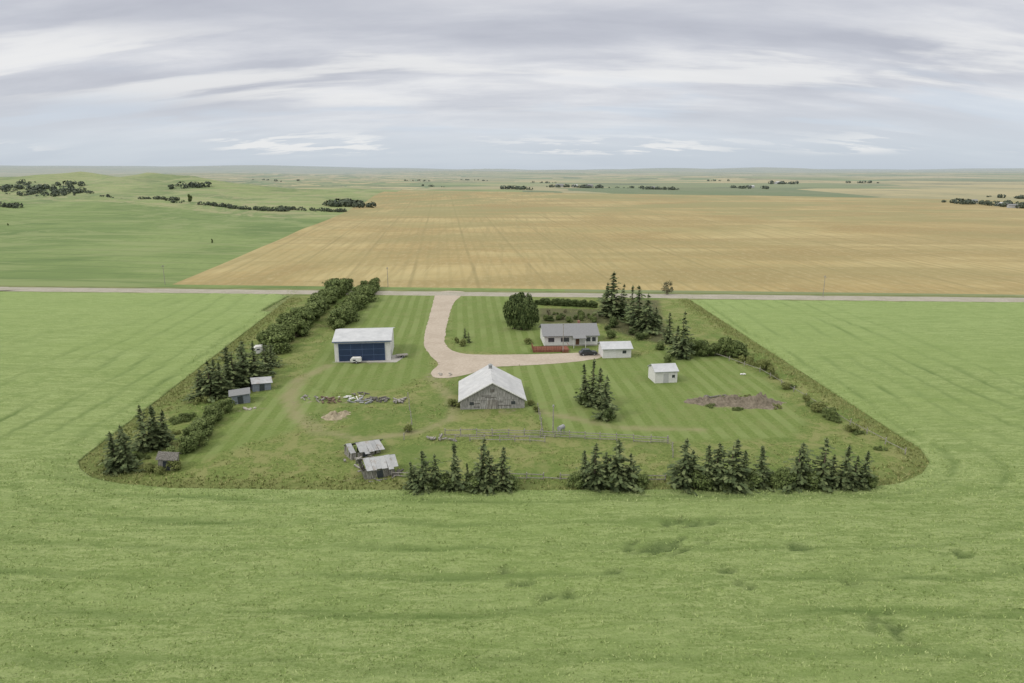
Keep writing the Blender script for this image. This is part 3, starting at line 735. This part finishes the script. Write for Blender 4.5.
heap("lumber_pile",395,476,8,.8,.8,WOODD,"few dark boards fallen against leaning shed","lumber",.8)
heap("lumber_pile",360,470,9,1.4,.8,WOOD,"scattered boards between the ruined sheds","lumber",.8)
oldshed(166,471,2.4,2.2,2.0,.6,10,(0,8),WOOD,WOODD,"small grey weathered shed leaning beside shrubs")
oldshed(241,404,3.4,3.0,2.0,.6,20,(0,-3),BLUEG,SHING,"small blue grey shed near windbreak spruces")
oldshed(262,391,3.6,3.0,1.8,.7,28,(0,4),BLUEG,ROOFR,"small grey shed with pale roof near windbreak")

# --- vehicles
def trailer(name,px,py,L,H,W,yaw,label,cat):
    e=newobj(name,None); e.location=G(px,py); e.rotation_euler=(0,0,math.radians(yaw)); tag(e,label,cat)
    prism("body",[(-L/2+.15,.45),(L/2,.45),(L/2,H-.2),(L/2-.25,H),(-L/2+.5,H),(-L/2,H-.5),(-L/2,.9)],-W/2,W/2,WHITE,e,'Y')
    z1=H*.75
    box("window",(-L/2+.7,-W/2-.03,z1-.35),(-L/2+1.4,-W/2,z1),GLASS,e); box("door",(L/2-1.3,-W/2-.03,.5),(L/2-.6,-W/2,H-.3),WTRIM,e)
    box("drawbar",(-L/2-1.0,-.06,.4),(-L/2+.2,.06,.5),STEEL,e)
    for s in(-1,1):
        t=cyl("wheel",(.2,s*W/2-.11,.33),.33,.22,'Y',RUBBER,e,16); cyl("rim",(.2,s*W/2-.12,.33),.18,.24,'Y',STEEL,t,12)
trailer("camper_trailer",261,354,3.4,2.2,2.0,25,"small white camper trailer parked beside shelterbelt shrubs","trailer")
trailer("utility_trailer",356,363,2.6,1.4,1.4,5,"low white enclosed trailer parked before the shop door","trailer")
def car(px,py,yaw,label,paint=CARP):
    e=newobj("parked_car",None); e.location=G(px,py); e.rotation_euler=(0,0,math.radians(yaw)); tag(e,label,"car")
    prism("body",[(-2.2,.35),(2.2,.35),(2.25,.75),(1.9,.92),(.95,1.0),(-1.9,1.0),(-2.2,.85)],-.88,.88,paint,e,'Y')
    prism("cabin",[(-1.75,1.0),(.95,1.0),(.35,1.48),(-1.35,1.5)],-.74,.74,GLASS,e,'Y')
    box("roof",(-1.3,-.7,1.5),(.3,.7,1.55),paint,e)
    for x in(-1.4,1.4):
        for s in(-1,1):
            t=cyl("wheel",(x,s*.8-.1,.33),.33,.2,'Y',RUBBER,e,16); cyl("rim",(x,s*.8-.11,.33),.2,.22,'Y',STEEL,t,12)
    for s in(-.6,.6): box("headlight",(2.2,s-.15,.6),(2.27,s+.15,.75),WTRIM,e)
car(588,355,8,"dark car parked on gravel before the house")
e=newobj("flatbed_trailer",None); e.location=G(402,357); e.rotation_euler=(0,0,.3); tag(e,"low flatbed trailer parked beside the shop","trailer")
box("deck",(-1.4,-.8,.55),(1.4,.8,.65),RAIL,e); box("drawbar",(-2.3,-.05,.45),(-1.4,.05,.54),STEEL,e)
for s in(-1,1): t=cyl("wheel",(0,s*.9-.1,.3),.3,.2,'Y',RUBBER,e); cyl("rim",(0,s*.9-.11,.3),.16,.22,'Y',STEEL,t)
e=newobj("fuel_tank",None); e.location=G(561,434); e.rotation_euler=(0,0,.9); tag(e,"pale fuel tank on steel legs beside corral fence","tank")
cyl("tank",(-.7,0,1.2),.4,1.4,'X',STEEL,e,18)
for x in(-.5,.5):
    for y in(-.3,.3): box("leg",(x-.05,y-.05,0),(x+.05,y+.05,.95),STEEL,e)
def pole(px,py,h,label,arm=True,name="utility_pole"):
    e=newobj(name,None); e.location=G(px,py); e.rotation_euler=(0,0,math.atan2(rd.y,rd.x)+1.57)
    tag(e,label,"pole","utility poles along the road" if arm else None)
    cyl("post",(0,0,-.1),.12,h,'Z',RAIL,e,8,.08)
    if arm:
        box("crossarm",(-1.1,-.06,h-.8),(1.1,.06,h-.66),RAIL,e)
        for x in(-1.0,0.35,1.0): cyl("insulator",(x,0,h-.66),.06,.18,'Z',STEEL,e,8)
    else: box("lamp_arm",(0,-.04,h-.5),(1.2,.04,h-.42),STEEL,e); cyl("lamp",(1.2,0,h-.75),.18,.3,'Z',STEEL,e,10)
for a in [(388,287),(823,297),(165,284.5)]: pole(a[0],a[1],8.0,"wooden utility pole with crossarm beside the gravel road")
pole(553,433,5.2,"weathered wooden yard light pole by corral fence",False,"yard_light_pole")
pole(563,352,7.5,"wooden yard light pole beside the house deck",False,"yard_light_pole")

def fence(pts,label,h=1.3,rails=3,sp=2.6,mat=RAIL,name="rail_fence"):
    P=[G(*p) for p in pts]; e=newobj(name,None); e.location=P[0]; tag(e,label,"fence")
    o0=P[0]; pos=[]
    for a,b in zip(P,P[1:]):
        L=(b-a).length; n=max(1,round(L/sp))
        for k in range(n): pos.append(a.lerp(b,k/n))
    pos.append(P[-1]); pos=pos[:95]
    me=None; v=[];f=[]
    for p in pos:
        q=p-o0
        if me is None:
            o=cyl("post",(0,0,-.1),.085,h+.25,'Z',mat,e,7); me=o.data
        else: o=newobj("post",me,(),e)
        o.location=q; o.rotation_euler=(R.uniform(-.09,.09),R.uniform(-.09,.09),0)
    for a,b in zip(pos,pos[1:]):
        for r in range(rails):
            if R.random()<.1: continue
            z0=h*(r+.7)/rails+R.uniform(-.08,.08); z1=z0+R.uniform(-.12,.12)
            A=a-o0+Vector((0,-.1,z0)); B=b-o0+Vector((0,-.1,z1)); i=len(v); t=.06
            for c in(A,B): v+=[c+Vector((0,-t/2,-t)),c+Vector((0,t/2,-t)),c+Vector((0,t/2,t)),c+Vector((0,-t/2,t))]
            f+=[(i,i+1,i+5,i+4),(i+1,i+2,i+6,i+5),(i+2,i+3,i+7,i+6),(i+3,i,i+4,i+7)]
    mesh("rails",v,f,(mat,),e)
fence([(445,436),(540,437),(600,440),(668,444)],"weathered grey rail fence across the corral")
fence([(440,441),(530,442),(545,443)],"second weathered rail fence line near corral",1.1,2)
fence([(668,444),(672,450),(673,458)],"short rail fence return at corral corner")
fence([(538,410),(543,436)],"weathered rail fence from barn to corral",1.3,3)
fence([(510,479),(560,480),(580,480)],"low weathered rail fence behind spruce row",1.0,2)
fence([(640,481),(665,481)],"low weathered rail fence behind spruce row",1.0,2)
fence([(392,477),(414,478)],"low weathered rail fence beside leaning shed",1.0,2)
fence([(408,398),(412,425),(404,440)],"sagging post and wire fence by scrap row",1.1,1,4)
fence([(715,356),(760,372),(850,425),(905,455)],"post and wire fence along yard edge",1.1,1,5,name="wire_fence")

heap("lumber_pile",312,400,10,3,1.4,WOOD,"scattered grey lumber lying on the grass","lumber",.9)
heap("scrap_metal_pile",331,402,10,2.5,1.2,RUST,"rusted scrap metal heap in the junk row","scrap")
heap("lumber_pile",347,399,8,2.2,1.2,WTRIM,"pale painted boards heaped in the junk row","lumber",.8)
heap("scrap_metal_pile",358,402,14,2.4,1.4,STEEL,"grey scrap metal heap in the junk row","scrap")
heap("lumber_pile",373,401,16,2.5,1.3,WOODD,"dark broken boards heaped in the junk row","lumber")
heap("lumber_pile",391,402,12,2.5,1.2,WOOD,"stacked weathered lumber at the junk row end","lumber",.9)
heap("scrap_metal_pile",352,395,6,2.5,.8,WOODD,"dark scrap lying behind the junk row","scrap",.8)
heap("lumber_pile",715,399,12,4,1,WOODD,"dark old logs beside the dug dirt","lumber",1.2)
heap("lumber_pile",437,440,8,2,.8,WOOD,"scattered boards near the corral fence","lumber")
heap("lumber_pile",741,375,3,.4,.4,WTRIM,"small white boxes lying on the lawn","lumber",.8)
def mound(px,py,a,b,h,mat,label,name="dirt_mound"):
    v=[];f=[];n=28;m=14; c=G(px,py)
    for j in range(m):
        r=j/(m-1)
        for i in range(n):
            t=2*math.pi*i/n; q=1+.5*noise.noise(Vector((math.cos(t)*2,math.sin(t)*2,px)))
            x,y=math.cos(t)*a*r*q,math.sin(t)*b*r*q; z=h*(math.cos(r*math.pi)+1)/2*(1+1.1*noise.noise(Vector((x*1.2,y*1.2,px))))
            v.append((x,y,z-.02))
    for j in range(m-1):
        for i in range(n): f.append((j*n+i,(j+1)*n+i,(j+1)*n+(i+1)%n,j*n+(i+1)%n))
    o=mesh(name,v,f,(mat,),smooth=True); o.location=c; tag(o,label,"mound")
mound(757,404,5.5,3.4,1.7,DIRT,"heap of bare brown dirt by the dug patch")
mound(730,403,6.5,3,1.3,DIRT,"uneven heap of bare dirt around dug patch")
mound(704,402,4.5,2.2,.9,DIRT,"low bank of bare dirt around dug patch")
mound(333,417,2.6,2.2,.9,DIRTT,"small heap of tan dirt on grass")
mound(343,414,1.6,1.6,.6,DIRTT,"small heap of tan dirt on grass")
for a in [(712,407,4),(745,398,5),(775,408,5),(738,410,4),(722,399,4)]: bush(*a,kind=BFl,label="weedy low growth around the dug dirt",wide=1.0)
def rockpile(px,py,n,s):
    bm=bmesh.new()
    for k in range(n):
        M=Matrix.Translation((R.uniform(-s,s),R.uniform(-s*.5,s*.5),.1))@Matrix.Diagonal((R.uniform(.2,.5),R.uniform(.2,.4),R.uniform(.15,.35),1))
        bmesh.ops.create_icosphere(bm,subdivisions=1,radius=1,matrix=M)
    me=bpy.data.meshes.new("rock_pile"); bm.to_mesh(me); bm.free(); o=newobj("rock_pile",me,(STONE,)); o.location=G(px,py); tag(o,"pile of field stones lying in the grass","rocks")
rockpile(445,375,8,1.6); rockpile(250,409,8,1.5)

# ------------------------------------------------------------------ distant woods
def wood(px0,py0,px1,py1,n,h,w,label):
    A,B=GT(px0,py0),GT(px1,py1)
    if not A or not B: return
    v=[];f=[]; cnt=max(6,int(n))
    for k in range(cnt):
        t=R.random()**R.choice([.6,1,1.5])
        c=A.lerp(B,t)+Vector((R.uniform(-w,w),R.uniform(-w,w)*2,0)); c.z=terrain(c.x,c.y); hh=h*R.uniform(.3,1.15); rw=hh*R.uniform(.5,1.1)
        for q in range(34):
            d=Vector((R.gauss(0,1),R.gauss(0,1),R.gauss(0,1))).normalized(); p=c+Vector((d.x*rw,d.y*rw,hh*.40+d.z*hh*.5))
            nn=(d+Vector((R.uniform(-.5,.5),R.uniform(-.5,.5),R.uniform(-.5,.5)))).normalized(); u=nn.orthogonal().normalized(); ww=nn.cross(u); s=hh*.17
            quad(v,f,p,u*s,ww*s)
    o=mesh("distant_woods",v,f,(FART,)); o["kind"]="stuff"; tag(o,label,"woods")
wood(4,188,92,194,90,6,12,"dark bush patch on the green hillside")
wood(20,184,70,188,24,6,16,"dark bush patch on the green hillside")
wood(100,196,180,203,50,3.5,5,"line of bushes along the green hill")
wood(176,187,205,188,14,7,8,"bush patch on the hill crest")
wood(205,205,290,211,80,3.6,4,"line of bushes along the coulee")
wood(280,209,345,212,60,3.4,4,"line of bushes along the coulee")
wood(330,205,370,207,70,6.5,9,"dark bush patch at the field edge")
wood(0,206,16,208,14,4,5,"bushes on the green field edge")
for a in [(505,189,532,190,14,8),(548,187,602,188,36,8),(612,188,640,188,8,6),(640,189,678,190,20,7),(736,188,768,189,14,7),(765,184,800,184,14,9),(945,203,985,204,24,6),(990,205,1040,209,34,7),(990,197,1030,199,14,6),(700,181,730,181,8,7),(420,186,445,187,6,5),(395,181,440,181,8,7),(850,183,880,183,8,8),(250,180,300,181,8,7),(460,180,490,181,8,7),(520,183,560,183,8,6)]:
    wood(*a[:4],a[4],a[5],14,"farmstead trees on the distant plain")
FWALL=simple("far_building_siding",(.34,.35,.36),(.44,.45,.46),.5)
def farb(px,py,W,L,h,wm,rm):
    p=GT(px,py)
    if p: gable("distant_farm_building",0,0,W,L,h,h*.45,'X',wm,rm,"small pale farm building among distant trees","building",yaw=R.uniform(-20,20),loc=p)["group"]="distant farm buildings"
for a in [(1003,206,9,7,3),(1014,208,10,7,3),(975,203,8,6,3),(560,187,18,12,5),(575,187,12,12,4),(590,187.5,16,12,5),(652,189,12,10,4),(780,184,20,12,5),(752,188,12,10,4)]: farb(*a,FWALL,SHING if R.random()<.4 else ROOFW)
for px,py,h in [(190,202,9),(212,243,2.6),(8,226,2.2)]:
    p=GT(px,py)
    plant("field_tree",R.choice(BD),BTk,p,h/5,.5,"lone dark tree standing in the green field","tree","lone trees in the green field")

# ------------------------------------------------------------------ sky and light
w=bpy.data.worlds.new("World"); scene.world=w; w.use_nodes=True; t=w.node_tree; t.nodes.clear()
class W_(N):
    def __init__(s): s.t=t; s.n=t.nodes; s._pos=None
n=W_()
out=n.n.new('ShaderNodeOutputWorld'); bg=n.n.new('ShaderNodeBackground'); bg2=n.n.new('ShaderNodeBackground')
sky=n.n.new('ShaderNodeTexSky'); sky.sky_type='NISHITA'; sky.sun_disc=False
SE,SA=math.radians(44),math.radians(245)
sky.sun_elevation=SE; sky.sun_rotation=SA; sky.altitude=800
n.L(sky.outputs[0],bg.inputs[0]); bg.inputs[1].default_value=.10
g=n.n.new('ShaderNodeTexCoord').outputs['Generated']; sp=n.n.new('ShaderNodeSeparateXYZ'); n.L(g,sp.inputs[0])
z=n.math('MAXIMUM',sp.outputs[2],0.0); zz=n.math('ADD',z,.24)
cb=n.n.new('ShaderNodeCombineXYZ'); n.L(n.math('DIVIDE',sp.outputs[0],zz),cb.inputs[0]); n.L(n.math('DIVIDE',sp.outputs[1],zz),cb.inputs[1])
uv=cb.outputs[0]
a=n.noise(n.map(uv,(.55,1.9,1),.10,(1.3,.4,0)),1.0,3,.5,.25); b=n.noise(n.map(uv,(1.6,4.6,1),-.04,(3,1,0)),1.0,6,.6,.2)
mx=n.math('ADD',n.math('MULTIPLY',a,.64),n.math('MULTIPLY',b,.36))
cl=n.ramp(mx,[(.38,(.485,.50,.565)),(.46,(.565,.58,.64)),(.53,(.68,.69,.735)),(.60,(.83,.83,.845))])
cl=n.mix(n.step(z,.13,.22,0,.35),cl,(.52,.535,.60))
hz=n.ramp(z,[(0,(.54,.61,.69)),(.025,(.59,.655,.73)),(.05,(.67,.72,.785)),(.10,(.76,.785,.83))])
cl=n.mix(n.step(z,.01,.12,.88,.04),cl,hz)
# low cumulus banks
cs=n.noise(n.map(uv,(3.0,9.0,1),0,(7,4,0)),1.0,6,.6,.1); cg=n.noise(n.map(uv,(.9,.3,1),0,(2.3,8,0)),1.0,1,.5)
band=n.math('MULTIPLY',n.step(z,.014,.024),n.step(z,.055,.036))
cl=n.mix(n.math('MULTIPLY',n.math('MULTIPLY',n.step(cs,.48,.58,0,.85),n.step(cg,.46,.58)),band),cl,(.86,.865,.87))
gp=n.noise(n.map(uv,(1.0,3.0,1),.03,(2,9,0)),1.0,4,.5,.2); band2=n.math('MULTIPLY',n.step(z,.03,.06),n.step(z,.13,.09))
cl=n.mix(n.math('MULTIPLY',n.step(gp,.5,.62,0,.5),band2),cl,(.62,.70,.80))
br=n.noise(n.map(uv,(.8,3.6,1),.05,(5,3,0)),1.0,6,.58,.25); band3=n.math('MULTIPLY',n.step(z,.065,.10),n.step(z,.18,.14))
cl=n.mix(n.math('MULTIPLY',n.step(br,.47,.60,0,.75),band3),cl,(.87,.865,.86))
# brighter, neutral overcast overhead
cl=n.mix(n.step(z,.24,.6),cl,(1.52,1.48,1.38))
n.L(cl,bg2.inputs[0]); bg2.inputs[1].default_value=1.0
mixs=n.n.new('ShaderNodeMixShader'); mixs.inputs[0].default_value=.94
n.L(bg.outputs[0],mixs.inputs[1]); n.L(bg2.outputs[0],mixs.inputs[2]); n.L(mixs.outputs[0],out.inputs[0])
sl=bpy.data.lights.new("sun",'SUN'); sl.energy=1.5; sl.angle=math.radians(12); sl.color=(1,.95,.87)
so=bpy.data.objects.new("sun",sl); scene.collection.objects.link(so)
dirv=Vector((math.sin(SA)*math.cos(SE),math.cos(SA)*math.cos(SE),math.sin(SE)))
so.rotation_euler=dirv.to_track_quat('Z','Y').to_euler(); so.location=dirv*300
